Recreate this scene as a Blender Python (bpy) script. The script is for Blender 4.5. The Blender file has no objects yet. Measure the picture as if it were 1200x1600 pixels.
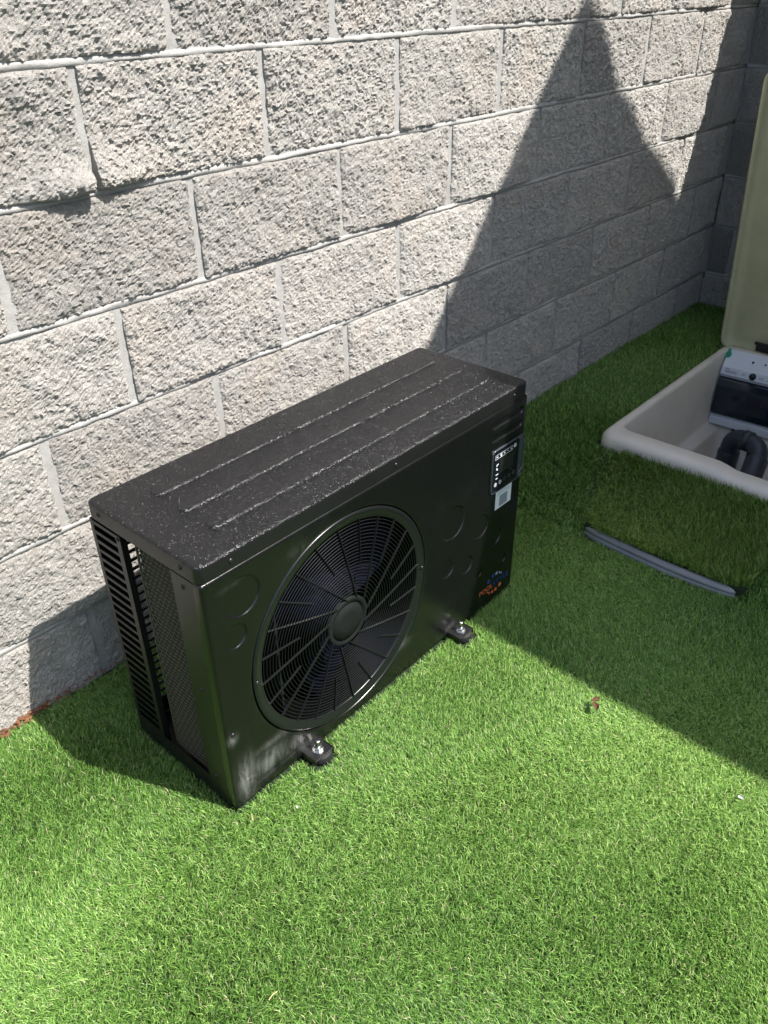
import bpy, bmesh, math, random
import numpy as np
from mathutils import Vector, Matrix
from mathutils.geometry import delaunay_2d_cdt

random.seed(7)
rng = np.random.default_rng(11)
SC = bpy.context.scene
COL = SC.collection
R = math.radians

# ------------------------------------------------------------------ camera
cam_d = bpy.data.cameras.new('camera')
cam = bpy.data.objects.new('camera', cam_d)
COL.objects.link(cam)
SC.camera = cam
_r = Vector((0.66698670, -0.74497882, -0.01163219))
_u = Vector((0.41408884, 0.35766838, 0.83702076))
_f = Vector((0.61940227, 0.56309848, -0.54704747))
cam.matrix_world = Matrix(((_r.x, _u.x, -_f.x, -0.3748), (_r.y, _u.y, -_f.y, -1.3749),
                           (_r.z, _u.z, -_f.z, 1.3004), (0, 0, 0, 1)))
cam_d.sensor_fit = 'VERTICAL'
cam_d.sensor_height = 36.0
cam_d.lens = 36.0 * 1283.8 / 1600.0
cam_d.clip_start = 0.02
cam_d.clip_end = 500.0

# ------------------------------------------------------------------ sky and sun
SUN = Vector((0.206, -0.496, 0.843)).normalized()      # towards the sun
w = bpy.data.worlds.new('World'); SC.world = w; w.use_nodes = True
wn = w.node_tree.nodes; wl = w.node_tree.links
sky = wn.new('ShaderNodeTexSky'); sky.sky_type = 'NISHITA'; sky.sun_disc = False
sky.sun_elevation = math.asin(SUN.z)
sky.sun_rotation = math.atan2(SUN.x, SUN.y)
sky.air_density = 1.0; sky.dust_density = 2.2; sky.ozone_density = 1.0
wl.new(sky.outputs[0], wn['Background'].inputs[0])
wn['Background'].inputs[1].default_value = 0.103
sl = bpy.data.lights.new('sun', 'SUN'); sl.energy = 5.0; sl.angle = R(0.5); sl.color = (1.0, 0.965, 0.91)
so = bpy.data.objects.new('sun', sl); COL.objects.link(so)
so.rotation_euler = SUN.to_track_quat('Z', 'Y').to_euler()
so.location = SUN * 12
SC.view_settings.view_transform = 'Standard'
SC.view_settings.look = 'None'
SC.view_settings.exposure = 1.0
SC.view_settings.gamma = 1.0
SC.view_settings.use_curve_mapping = False
SC.cycles.max_bounces = 6
SC.cycles.use_denoising = True
SC.cycles.sample_clamp_indirect = 3.0

# ------------------------------------------------------------------ helpers
def tag(o, label=None, cat=None, group=None, kind=None):
    if label: o['label'] = label
    if cat: o['category'] = cat
    if group: o['group'] = group
    if kind: o['kind'] = kind
    return o

def empty(name, loc=(0, 0, 0), rz=0.0):
    o = bpy.data.objects.new(name, None); COL.objects.link(o)
    o.location = loc; o.rotation_euler = (0, 0, rz); o.empty_display_size = 0.05
    return o

def mesh(name, verts, faces, smooth=False):
    me = bpy.data.meshes.new(name)
    me.from_pydata([tuple(v) for v in verts], [], faces)
    if smooth:
        me.polygons.foreach_set('use_smooth', [True] * len(me.polygons))
    me.update()
    return me

def link(name, me, mat, parent=None, loc=None, rot=None):
    o = bpy.data.objects.new(name, me); COL.objects.link(o)
    if mat is not None and len(me.materials) == 0: me.materials.append(mat)
    if parent is not None: o.parent = parent
    if loc is not None: o.location = loc
    if rot is not None: o.rotation_euler = rot
    return o

class MB:
    """collects pieces of ONE part"""
    def __init__(s): s.v = []; s.f = []; s.sm = []
    def add(s, v, f, smooth=False):
        b = len(s.v); s.v += [tuple(x) for x in v]
        s.f += [tuple(i + b for i in q) for q in f]; s.sm += [smooth] * len(f)
        return s
    def box(s, a, b, bev=0.0):
        x0, y0, z0 = a; x1, y1, z1 = b
        bm = bmesh.new()
        bmesh.ops.create_cube(bm, size=1.0)
        for vv in bm.verts:
            vv.co = ((x0 + x1) / 2 + vv.co.x * (x1 - x0), (y0 + y1) / 2 + vv.co.y * (y1 - y0), (z0 + z1) / 2 + vv.co.z * (z1 - z0))
        if bev > 0:
            bmesh.ops.bevel(bm, geom=list(bm.edges), offset=bev, segments=2, profile=0.5, affect='EDGES')
        bm.verts.index_update()
        s.add([v.co[:] for v in bm.verts], [[v.index for v in f.verts] for f in bm.faces])
        bm.free(); return s
    def tube(s, pts, r, n=10, caps=True, radii=None):
        pts = [Vector(p) for p in pts]
        V = []; F = []
        t0 = (pts[1] - pts[0]).normalized()
        up = Vector((0, 0, 1)) if abs(t0.z) < 0.9 else Vector((1, 0, 0))
        nrm = t0.cross(up).normalized()
        for i, p in enumerate(pts):
            if i == 0: t = t0
            elif i == len(pts) - 1: t = (pts[-1] - pts[-2]).normalized()
            else: t = ((pts[i + 1] - p).normalized() + (p - pts[i - 1]).normalized()).normalized()
            nrm = (nrm - t * nrm.dot(t)).normalized(); bi = t.cross(nrm)
            rr = radii[i] if radii else r
            for k in range(n):
                a = 2 * math.pi * k / n
                V.append(p + nrm * (rr * math.cos(a)) + bi * (rr * math.sin(a)))
        for i in range(len(pts) - 1):
            for k in range(n):
                F.append((i * n + k, i * n + (k + 1) % n, (i + 1) * n + (k + 1) % n, (i + 1) * n + k))
        s.add(V, F, True)
        if caps:
            s.add(V[:n], [tuple(range(n))[::-1]]); s.add(V[-n:], [tuple(range(n))])
        return s
    def lathe(s, prof, n=32, axis='Z', o=(0, 0, 0), smooth=True, close=True):
        V = []; F = []
        for (r, z) in prof:
            for k in range(n):
                a = 2 * math.pi * k / n; c, d = r * math.cos(a), r * math.sin(a)
                p = (c, d, z) if axis == 'Z' else ((c, z, d) if axis == 'Y' else (z, c, d))
                V.append((p[0] + o[0], p[1] + o[1], p[2] + o[2]))
        for i in range(len(prof) - 1):
            for k in range(n):
                F.append((i * n + k, i * n + (k + 1) % n, (i + 1) * n + (k + 1) % n, (i + 1) * n + k))
        s.add(V, F, smooth)
        if close:
            if prof[0][0] > 1e-5: s.add(V[:n], [tuple(range(n))[::-1]])
            if prof[-1][0] > 1e-5: s.add(V[-n:], [tuple(range(n))])
        return s
    def loft(s, loops, smooth=True, capa=False, capb=False):
        n = len(loops[0]); V = [p for L in loops for p in L]; F = []
        for i in range(len(loops) - 1):
            for k in range(n):
                F.append((i * n + k, i * n + (k + 1) % n, (i + 1) * n + (k + 1) % n, (i + 1) * n + k))
        if capa: F.append(tuple(range(n))[::-1])
        if capb: F.append(tuple(range((len(loops) - 1) * n, len(loops) * n)))
        s.add(V, F, smooth); return s
    def build(s, name, mat, parent=None, loc=None, rot=None, recalc=True):
        me = bpy.data.meshes.new(name); me.from_pydata(s.v, [], s.f)
        me.polygons.foreach_set('use_smooth', s.sm); me.update()
        if recalc:
            bm = bmesh.new(); bm.from_mesh(me)
            bmesh.ops.recalc_face_normals(bm, faces=bm.faces); bm.to_mesh(me); bm.free()
        return link(name, me, mat, parent, loc, rot)

def rrect(x0, x1, y0, y1, r, n=6, m=1):
    """rounded rectangle, ccw; m extra points on each straight side"""
    out = []
    r = max(r, 1e-4)
    cs = [(x1 - r, y0 + r, -90), (x1 - r, y1 - r, 0), (x0 + r, y1 - r, 90), (x0 + r, y0 + r, 180)]
    for i, (cx, cy, a0) in enumerate(cs):
        for k in range(n + 1):
            a = R(a0 + 90.0 * k / n); out.append((cx + r * math.cos(a), cy + r * math.sin(a)))
        nx = cs[(i + 1) % 4]; a = R(nx[2]); q = (nx[0] + r * math.cos(a), nx[1] + r * math.sin(a)); p = out[-1]
        for k in range(1, m):
            t = k / m; out.append((p[0] + (q[0] - p[0]) * t, p[1] + (q[1] - p[1]) * t))
    return out

# ------------------------------------------------------------------ materials
def newmat(name):
    m = bpy.data.materials.new(name); m.use_nodes = True
    nt = m.node_tree; b = nt.nodes['Principled BSDF']
    return m, nt, b
def N(nt, t, **kw):
    n = nt.nodes.new(t)
    for k, v in kw.items():
        if k.startswith('_'): setattr(n, k[1:], v)
        else: n.inputs[k].default_value = v
    return n
def ramp(nt, stops, src=None, interp='LINEAR'):
    n = nt.nodes.new('ShaderNodeValToRGB'); n.color_ramp.interpolation = interp
    cr = n.color_ramp
    while len(cr.elements) < len(stops): cr.elements.new(0.5)
    for e, (p, c) in zip(cr.elements, stops):
        e.position = p; e.color = (c[0], c[1], c[2], 1) if not isinstance(c, (int, float)) else (c, c, c, 1)
    if src is not None: nt.links.new(src, n.inputs[0])
    return n
def noise(nt, scale, detail=3, rough=0.55, vec=None, dist=0.0):
    n = N(nt, 'ShaderNodeTexNoise', Scale=scale, Detail=detail, Roughness=rough, Distortion=dist)
    if vec is not None: nt.links.new(vec, n.inputs['Vector'])
    return n
def obj_coord(nt):
    return nt.nodes.new('ShaderNodeTexCoord').outputs['Object']
def bump(nt, b, h, strength, dist, prev=None):
    n = N(nt, 'ShaderNodeBump', Strength=strength, Distance=dist)
    nt.links.new(h, n.inputs['Height'])
    if prev is not None: nt.links.new(prev, n.inputs['Normal'])
    nt.links.new(n.outputs[0], b.inputs['Normal'])
    return n.outputs[0]
def mixc(nt, fac, a, b, mode='MIX'):
    n = nt.nodes.new('ShaderNodeMix'); n.data_type = 'RGBA'; n.blend_type = mode
    for sock, val in ((n.inputs[0], fac), (n.inputs[6], a), (n.inputs[7], b)):
        if hasattr(val, 'links'): nt.links.new(val, sock)
        elif isinstance(val, (int, float)): sock.default_value = val
        else: sock.default_value = (val[0], val[1], val[2], 1)
    return n.outputs[2]
def mathn(nt, op, a, b=None, c=None):
    n = nt.nodes.new('ShaderNodeMath'); n.operation = op
    for i, v in enumerate((a, b, c)):
        if v is None: continue
        if hasattr(v, 'links'): nt.links.new(v, n.inputs[i])
        else: n.inputs[i].default_value = v
    return n.outputs[0]

def simple(name, col, rough=0.5, metal=0.0, spec=0.5, bump_scale=None, bump_s=0.2, bump_d=0.001, var=0.0):
    m, nt, b = newmat(name)
    b.inputs['Base Color'].default_value = (*col, 1); b.inputs['Roughness'].default_value = rough
    b.inputs['Metallic'].default_value = metal; b.inputs['Specular IOR Level'].default_value = spec
    oc = obj_coord(nt)
    if var > 0:
        n = noise(nt, 9.0, 5, 0.6, oc)
        lo = tuple(c * (1 - var) for c in col); hi = tuple(min(1, c * (1 + var)) for c in col)
        r_ = ramp(nt, [(0.3, lo), (0.7, hi)], n.outputs[0]); nt.links.new(r_.outputs[0], b.inputs['Base Color'])
        rr = ramp(nt, [(0.3, max(0.02, rough - 0.08)), (0.75, min(1, rough + 0.12))], n.outputs[0])
        nt.links.new(rr.outputs[0], b.inputs['Roughness'])
    if bump_scale:
        n = noise(nt, bump_scale, 3, 0.6, oc); bump(nt, b, n.outputs[0], bump_s, bump_d)
    return m

# split-face concrete block
def mat_block():
    m, nt, b = newmat('split_face_concrete')
    oc = obj_coord(nt)
    oi = nt.nodes.new('ShaderNodeObjectInfo')
    add = nt.nodes.new('ShaderNodeVectorMath'); add.operation = 'MULTIPLY_ADD'
    nt.links.new(oi.outputs['Random'], add.inputs[0]); add.inputs[1].default_value = (37, 53, 71); nt.links.new(oc, add.inputs[2])
    v = add.outputs[0]
    big = noise(nt, 7, 3, 0.6, v); mid = noise(nt, 38, 4, 0.65, v); fine = noise(nt, 210, 5, 0.75, v); grit = noise(nt, 420, 3, 0.7, v)
    base = ramp(nt, [(0.25, (0.405, 0.385, 0.357)), (0.5, (0.51, 0.487, 0.453)), (0.75, (0.59, 0.561, 0.518))], mid.outputs[0])
    warm = ramp(nt, [(0.5, 0.0), (0.72, 1.0)], big.outputs[0])
    c = mixc(nt, mathn(nt, 'MULTIPLY', warm.outputs[0], 0.45), base.outputs[0], (0.58, 0.492, 0.42))
    # dark and light aggregate grains, the dark ones painting shade into the pits
    dk = ramp(nt, [(0.34, 1.0), (0.42, 0.0)], grit.outputs[0])
    c = mixc(nt, mathn(nt, 'MULTIPLY', dk.outputs[0], 0.55), c, (0.20, 0.20, 0.205))
    lt = ramp(nt, [(0.60, 0.0), (0.68, 1.0)], fine.outputs[0])
    c = mixc(nt, mathn(nt, 'MULTIPLY', lt.outputs[0], 0.4), c, (0.66, 0.645, 0.61))
    tone = nt.nodes.new('ShaderNodeMapRange'); nt.links.new(oi.outputs['Random'], tone.inputs[0])
    tone.inputs[3].default_value = 0.87; tone.inputs[4].default_value = 1.08
    c = mixc(nt, 1.0, c, tone.outputs[0], 'MULTIPLY')
    nt.links.new(c, b.inputs['Base Color']); b.inputs['Roughness'].default_value = 0.93; b.inputs['Specular IOR Level'].default_value = 0.2
    p = bump(nt, b, fine.outputs[0], 1.0, 0.0046)
    bump(nt, b, grit.outputs[0], 0.8, 0.0016, p)
    return m
def mat_mortar():
    m, nt, b = newmat('pale_mortar')
    oc = obj_coord(nt)
    a = noise(nt, 26, 4, 0.6, oc); f = noise(nt, 330, 4, 0.7, oc)
    c = ramp(nt, [(0.3, (0.32, 0.313, 0.30)), (0.7, (0.42, 0.412, 0.395))], a.outputs[0])
    c2 = ramp(nt, [(0.32, 0.72), (0.5, 1.0)], f.outputs[0])
    cc = mixc(nt, 1.0, c.outputs[0], c2.outputs[0], 'MULTIPLY')
    nt.links.new(cc, b.inputs['Base Color']); b.inputs['Roughness'].default_value = 0.92; b.inputs['Specular IOR Level'].default_value = 0.2
    p = bump(nt, b, a.outputs[0], 0.4, 0.004)
    bump(nt, b, f.outputs[0], 0.6, 0.0016, p)
    return m
# black powder coat with orange-peel grain
def mat_coat(name, rough=0.34, grain=0.5, dust_glow=False, col=(0.012, 0.013, 0.014), sc=(520, 1300), bd=(0.0016, 0.0006), facet=0.0):
    m, nt, b = newmat(name)
    oc = obj_coord(nt)
    b.inputs['Base Color'].default_value = (*col, 1)
    b.inputs['Roughness'].default_value = rough
    b.inputs['Specular IOR Level'].default_value = 0.5
    g = noise(nt, sc[0], 2, 0.55, oc); g2 = noise(nt, sc[1], 1, 0.5, oc)
    p = bump(nt, b, g.outputs[0], grain, bd[0])
    p = bump(nt, b, g2.outputs[0], grain * 0.6, bd[1], p)
    if facet > 0:
        vo = N(nt, 'ShaderNodeTexVoronoi', Scale=660.0); nt.links.new(oc, vo.inputs['Vector'])
        s1 = nt.nodes.new('ShaderNodeVectorMath'); s1.operation = 'SUBTRACT'; nt.links.new(vo.outputs['Color'], s1.inputs[0]); s1.inputs[1].default_value = (.5, .5, .5)
        s2 = nt.nodes.new('ShaderNodeVectorMath'); s2.operation = 'SCALE'; nt.links.new(s1.outputs[0], s2.inputs[0]); s2.inputs['Scale'].default_value = facet
        s3 = nt.nodes.new('ShaderNodeVectorMath'); s3.operation = 'ADD'; nt.links.new(s2.outputs[0], s3.inputs[0]); nt.links.new(p, s3.inputs[1])
        s4 = nt.nodes.new('ShaderNodeVectorMath'); s4.operation = 'NORMALIZE'; nt.links.new(s3.outputs[0], s4.inputs[0])
        nt.links.new(s4.outputs[0], b.inputs['Normal'])
    sm = noise(nt, 5, 4, 0.6, oc)
    rr = ramp(nt, [(0.3, rough - 0.05), (0.75, rough + 0.1)], sm.outputs[0]); nt.links.new(rr.outputs[0], b.inputs['Roughness'])
    if dust_glow:
        # chalky handling smears low on the panel, painted sun glow by the foot nuts: blobs in the panel's own coordinates
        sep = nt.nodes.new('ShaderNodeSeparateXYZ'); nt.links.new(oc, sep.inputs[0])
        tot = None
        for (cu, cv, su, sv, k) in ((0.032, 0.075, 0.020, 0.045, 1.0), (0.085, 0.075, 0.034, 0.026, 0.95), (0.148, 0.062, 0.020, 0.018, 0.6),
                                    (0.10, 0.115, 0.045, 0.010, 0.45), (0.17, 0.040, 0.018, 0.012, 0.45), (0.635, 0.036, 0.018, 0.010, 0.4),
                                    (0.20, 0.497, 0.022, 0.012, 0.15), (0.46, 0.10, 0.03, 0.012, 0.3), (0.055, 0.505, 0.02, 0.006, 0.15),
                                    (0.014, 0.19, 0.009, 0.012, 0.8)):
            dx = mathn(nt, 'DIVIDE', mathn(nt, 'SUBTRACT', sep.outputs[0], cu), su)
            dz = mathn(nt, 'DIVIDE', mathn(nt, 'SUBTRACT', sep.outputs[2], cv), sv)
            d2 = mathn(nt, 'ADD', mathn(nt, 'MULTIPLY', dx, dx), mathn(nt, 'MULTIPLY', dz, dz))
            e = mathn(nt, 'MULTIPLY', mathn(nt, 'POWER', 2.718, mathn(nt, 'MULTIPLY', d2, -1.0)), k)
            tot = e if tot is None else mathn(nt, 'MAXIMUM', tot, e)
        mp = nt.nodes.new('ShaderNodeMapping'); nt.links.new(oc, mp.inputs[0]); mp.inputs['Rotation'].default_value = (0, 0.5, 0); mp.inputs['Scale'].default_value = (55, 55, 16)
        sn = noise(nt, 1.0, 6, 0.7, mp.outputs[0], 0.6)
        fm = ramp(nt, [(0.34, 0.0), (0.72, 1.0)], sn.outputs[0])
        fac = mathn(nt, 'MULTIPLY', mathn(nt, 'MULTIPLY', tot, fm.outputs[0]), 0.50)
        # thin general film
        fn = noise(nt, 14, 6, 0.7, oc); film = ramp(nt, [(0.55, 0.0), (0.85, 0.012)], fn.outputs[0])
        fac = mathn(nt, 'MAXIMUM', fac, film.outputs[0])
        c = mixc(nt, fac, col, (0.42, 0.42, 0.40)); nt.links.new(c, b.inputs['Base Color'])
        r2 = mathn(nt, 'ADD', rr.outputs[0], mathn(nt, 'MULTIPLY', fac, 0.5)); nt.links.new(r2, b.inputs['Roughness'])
    return m
def mat_blade(name, lo, mid, hi, tan):
    m, nt, b = newmat(name)
    at = nt.nodes.new('ShaderNodeAttribute'); at.attribute_name = 'tone'
    r_ = ramp(nt, [(0.0, lo), (0.5, mid), (0.93, hi), (0.965, tan)], at.outputs['Fac'])
    nt.links.new(r_.outputs[0], b.inputs['Base Color'])
    b.inputs['Roughness'].default_value = 0.42; b.inputs['Specular IOR Level'].default_value = 0.35
    tr = nt.nodes.new('ShaderNodeBsdfTranslucent')
    c = mixc(nt, 1.0, r_.outputs[0], (1.1, 1.15, 0.7), 'MULTIPLY'); nt.links.new(c, tr.inputs[0])
    mx = nt.nodes.new('ShaderNodeMixShader'); mx.inputs[0].default_value = 0.18
    nt.links.new(b.outputs[0], mx.inputs[1]); nt.links.new(tr.outputs[0], mx.inputs[2])
    nt.links.new(mx.outputs[0], nt.nodes['Material Output'].inputs[0])
    return m

M_BLOCK = mat_block(); M_MORTAR = mat_mortar()
M_TOP = mat_coat('black_powder_coat_cover', 0.25, 1.0, col=(0.006, 0.006, 0.007), sc=(430, 900), bd=(0.0010, 0.0004), facet=0.82)
M_COAT = mat_coat('black_powder_coat', 0.38, 0.25, col=(0.006, 0.0065, 0.0065))
M_FRONT = mat_coat('black_powder_coat_panel', 0.20, 0.12, dust_glow=True, col=(0.0045, 0.005, 0.005))
M_PLAST = simple('black_plastic', (0.007, 0.008, 0.0085), 0.30, spec=0.5, bump_scale=400, bump_s=0.15, bump_d=0.0005)
M_HUB = simple('grille_hub_plastic', (0.008, 0.0095, 0.009), 0.7, spec=0.15, bump_scale=300, bump_s=0.5, bump_d=0.001, var=0.3)
M_FAN = simple('navy_fan_plastic', (0.0012, 0.0018, 0.008), 0.7, spec=0.1)
M_SHROUD = simple('matt_black_shroud', (0.0015, 0.0015, 0.0016), 0.8, spec=0.08)
M_RING = simple('grille_ring_plastic', (0.008, 0.009, 0.0095), 0.28, spec=0.5)
M_DARK = simple('matt_black_steel', (0.008, 0.008, 0.009), 0.6)
M_GUARD = simple('bronze_coil_guard', (0.10, 0.088, 0.062), 0.5)
M_FIN = simple('dark_coil_fins', (0.014, 0.012, 0.010), 0.6, bump_scale=300, bump_s=0.4)
M_STEEL = simple('zinc_plated_steel', (0.75, 0.75, 0.74), 0.26, metal=1.0, var=0.12)
M_RUBBER = simple('black_rubber', (0.012, 0.012, 0.012), 0.75, bump_scale=200, bump_s=0.3)
M_SCREW = simple('black_screw', (0.01, 0.01, 0.011), 0.3)
M_GLASS = simple('black_display_glass', (0.006, 0.007, 0.012), 0.08, spec=0.6)
M_LCD = simple('dark_lcd', (0.018, 0.020, 0.018), 0.3)
M_PRINT = simple('white_print', (0.72, 0.74, 0.78), 0.5)
M_DIM = simple('dim_grey_print', (0.07, 0.075, 0.08), 0.5)
M_FILM = simple('clear_film_edge', (0.055, 0.065, 0.068), 0.16, spec=0.7, bump_scale=120, bump_s=0.4, bump_d=0.002)
M_STICK = simple('white_sticker_paper', (0.68, 0.74, 0.78), 0.55)
M_ORANGE = simple('orange_print', (0.62, 0.14, 0.05), 0.5)
M_BLUE = simple('blue_print', (0.012, 0.045, 0.22), 0.5)
M_BOX = simple('grey_beige_moulded_plastic', (0.72, 0.67, 0.58), 0.42, bump_scale=45, bump_s=0.25, bump_d=0.004, var=0.07)
M_LID = simple('olive_lid_laminate', (0.50, 0.475, 0.29), 0.38, bump_scale=25, bump_s=0.25, bump_d=0.006, var=0.10)
M_WHITE = simple('white_cabinet_plastic', (0.66, 0.70, 0.74), 0.4, var=0.04)
M_SMOKE = simple('smoked_door_plastic', (0.010, 0.018, 0.030), 0.10, spec=0.6)
M_PIPE = simple('dark_grey_pvc_pipe', (0.022, 0.029, 0.042), 0.36, var=0.18)
M_EDGE = simple('grey_rubber_edging', (0.22, 0.225, 0.235), 0.40, bump_scale=60, bump_s=0.3, bump_d=0.003, var=0.2)
M_GREEN = simple('green_clip_plastic', (0.03, 0.33, 0.20), 0.4)
M_LEAF = simple('dry_brown_leaf', (0.10, 0.042, 0.018), 0.8, bump_scale=90, bump_s=0.6, bump_d=0.004, var=0.4)
M_STRAW = simple('dry_straw', (0.48, 0.36, 0.20), 0.8)
M_SOIL = simple('red_brown_soil', (0.17, 0.075, 0.035), 0.95, bump_scale=120, bump_s=0.8, bump_d=0.006, var=0.4)
M_LITTER = simple('white_paper_litter', (0.75, 0.73, 0.70), 0.7)
M_RENDER = simple('cream_render', (0.55, 0.51, 0.44), 0.9, bump_scale=70, bump_s=0.4, bump_d=0.004, var=0.08)
M_TILE = simple('terracotta_tile', (0.30, 0.12, 0.06), 0.8, var=0.25)
M_TURF = mat_blade('turf_blades', (0.034, 0.084, 0.016), (0.152, 0.312, 0.054), (0.44, 0.64, 0.185), (0.50, 0.47, 0.27))
M_TURF2 = mat_blade('longer_turf_blades', (0.042, 0.086, 0.014), (0.160, 0.282, 0.047), (0.40, 0.54, 0.14), (0.42, 0.38, 0.19))
def mat_lawn():
    m, nt, b = newmat('turf_backing')
    oc = obj_coord(nt)
    a = noise(nt, 240, 4, 0.7, oc); c = ramp(nt, [(0.3, (0.006, 0.016, 0.004)), (0.7, (0.020, 0.045, 0.010))], a.outputs[0])
    nt.links.new(c.outputs[0], b.inputs['Base Color']); b.inputs['Roughness'].default_value = 0.8
    bump(nt, b, a.outputs[0], 0.8, 0.01)
    return m
M_LAWN = mat_lawn()

# ------------------------------------------------------------------ ground
def sstep(x, a, b):
    t = np.clip((np.asarray(x, float) - a) / (b - a), 0, 1); return t * t * (3 - 2 * t)
def gz(x, y=0): return 0.045 * sstep(x, 1.15, 2.1)
PBX0, PBX1, PBY0, PBY1 = 1.79, 2.775, -1.14, -0.322       # equipment box outer rim
xs = sorted(set([-40, -15, -6, -3, -2] + [round(-1.5 + 0.15 * i, 3) for i in range(33)] + [PBX0 + .02, PBX1 - .02, 3.6, 6, 15, 40]))
ys = sorted(set([-40, -15, -6, -3, -2, -1.6, -1.3, PBY0 + .02, -0.9, -0.6, PBY1 - .02, -0.15, 0.03, 0.25, 1, 3, 15, 40]))
V = [(x, y, float(gz(x))) for y in ys for x in xs]; F = []
nx = len(xs)
for j in range(len(ys) - 1):
    for i in range(nx - 1):
        cx, cy = (xs[i] + xs[i + 1]) / 2, (ys[j] + ys[j + 1]) / 2
        if PBX0 < cx < PBX1 and PBY0 < cy < PBY1: continue
        F.append((j * nx + i, j * nx + i + 1, (j + 1) * nx + i + 1, (j + 1) * nx + i))
tag(link('ground', mesh('ground', V, F, True), M_LAWN), kind='structure')

# ------------------------------------------------------------------ block walls
JF = 0.19            # height of the first full bed joint
def vnoise(nx_, ny_, cx, cy, g):
    """value noise, nx_ x ny_ samples over cx x cy cells"""
    t = g.standard_normal((cy + 4, cx + 4))
    X = np.linspace(0, cx, nx_); Y = np.linspace(0, cy, ny_)
    def wts(T):
        i = np.floor(T).astype(int); f = T - i
        return i, np.stack([(1 - f) ** 3 / 6, (3 * f ** 3 - 6 * f ** 2 + 4) / 6, (-3 * f ** 3 + 3 * f ** 2 + 3 * f + 1) / 6, f ** 3 / 6], -1)
    ix, wx = wts(X); iy, wy = wts(Y)
    out = np.zeros((ny_, nx_))
    for a in range(4):
        for b_ in range(4):
            out += wy[:, a][:, None] * wx[:, b_][None, :] * t[np.ix_(np.minimum(iy + a, cy + 3), np.minimum(ix + b_, cx + 3))]
    return out
def block_mesh(name, L, seed, step=0.0036, bulge=None):
    """split-faced block: face looks to -y, lower left corner at the origin, back buried in the mortar"""
    H = 0.188; g = np.random.default_rng(seed)
    a = max(6, int(L / step)); b_ = max(4, int(H / step))
    X = np.linspace(0, L, a + 1); Z = np.linspace(0, H, b_ + 1)
    k1, k2, k3 = g.uniform(0.5, 1.6), g.uniform(0.6, 1.5), g.uniform(0.85, 1.2)
    h = 0.0076 + 0.0034 * k1 * vnoise(a + 1, b_ + 1, max(2, int(L / 0.09)), 2, g)
    h += 0.0026 * k2 * vnoise(a + 1, b_ + 1, int(L / 0.030) + 1, 6, g)
    h = np.where(h < 0.0068, 0.0068 - 0.0016 * (1 - np.exp(-(0.0068 - h) / 0.0016)), h)     # hollows stay in front of the mortar
    fn = vnoise(a + 1, b_ + 1, int(L / 0.011) + 1, 17, g)
    h += k3 * (0.0016 * np.abs(fn) - 0.0007)
    h += k3 * 0.0021 * vnoise(a + 1, b_ + 1, int(L / 0.0065) + 1, 29, g)
    h += k3 * 0.0012 * g.standard_normal(h.shape)
    h = np.maximum(h, 0.0032)
    gx, gz_ = np.meshgrid(X, Z)
    if bulge:
        h += bulge[2] * np.exp(-((gx - bulge[0]) / 0.075) ** 2 - ((gz_ - bulge[1]) / 0.030) ** 2)
    # broken arris: the face falls away near the four edges
    d = np.minimum(np.minimum(gx, L - gx), np.minimum(gz_, H - gz_))
    h -= 0.0040 * np.exp(-d / 0.0035)
    # slightly ragged outline
    jx = 0.0012 * vnoise(a + 1, b_ + 1, 8, 14, g); jz = 0.0012 * vnoise(a + 1, b_ + 1, 26, 4, g)
    VX = np.stack([gx + jx, -h, gz_ + jz], -1).reshape(-1, 3)
    n = a + 1
    idx = np.arange((a + 1) * (b_ + 1)).reshape(b_ + 1, a + 1)
    F = np.stack([idx[:-1, :-1], idx[:-1, 1:], idx[1:, 1:], idx[1:, :-1]], -1).reshape(-1, 4).tolist()
    ring = list(idx[0, :]) + list(idx[1:, -1]) + list(idx[-1, ::-1][1:]) + list(idx[::-1, 0][1:-1])
    V = VX.tolist(); base = len(V)
    for k in ring: V.append([V[k][0], 0.03, V[k][2]])
    m_ = len(ring)
    for k in range(m_):
        F.append([ring[k], base + k, base + (k + 1) % m_, ring[(k + 1) % m_]])
    me = mesh(name, V, F, False); me.materials.append(M_BLOCK)
    return me
BIG = [block_mesh('concrete_block', 0.390, 100 + i) for i in range(9)]
LOW = [block_mesh('concrete_block_far', 0.390, 300 + i, 0.012) for i in range(3)]
COURSES = 10
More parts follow.
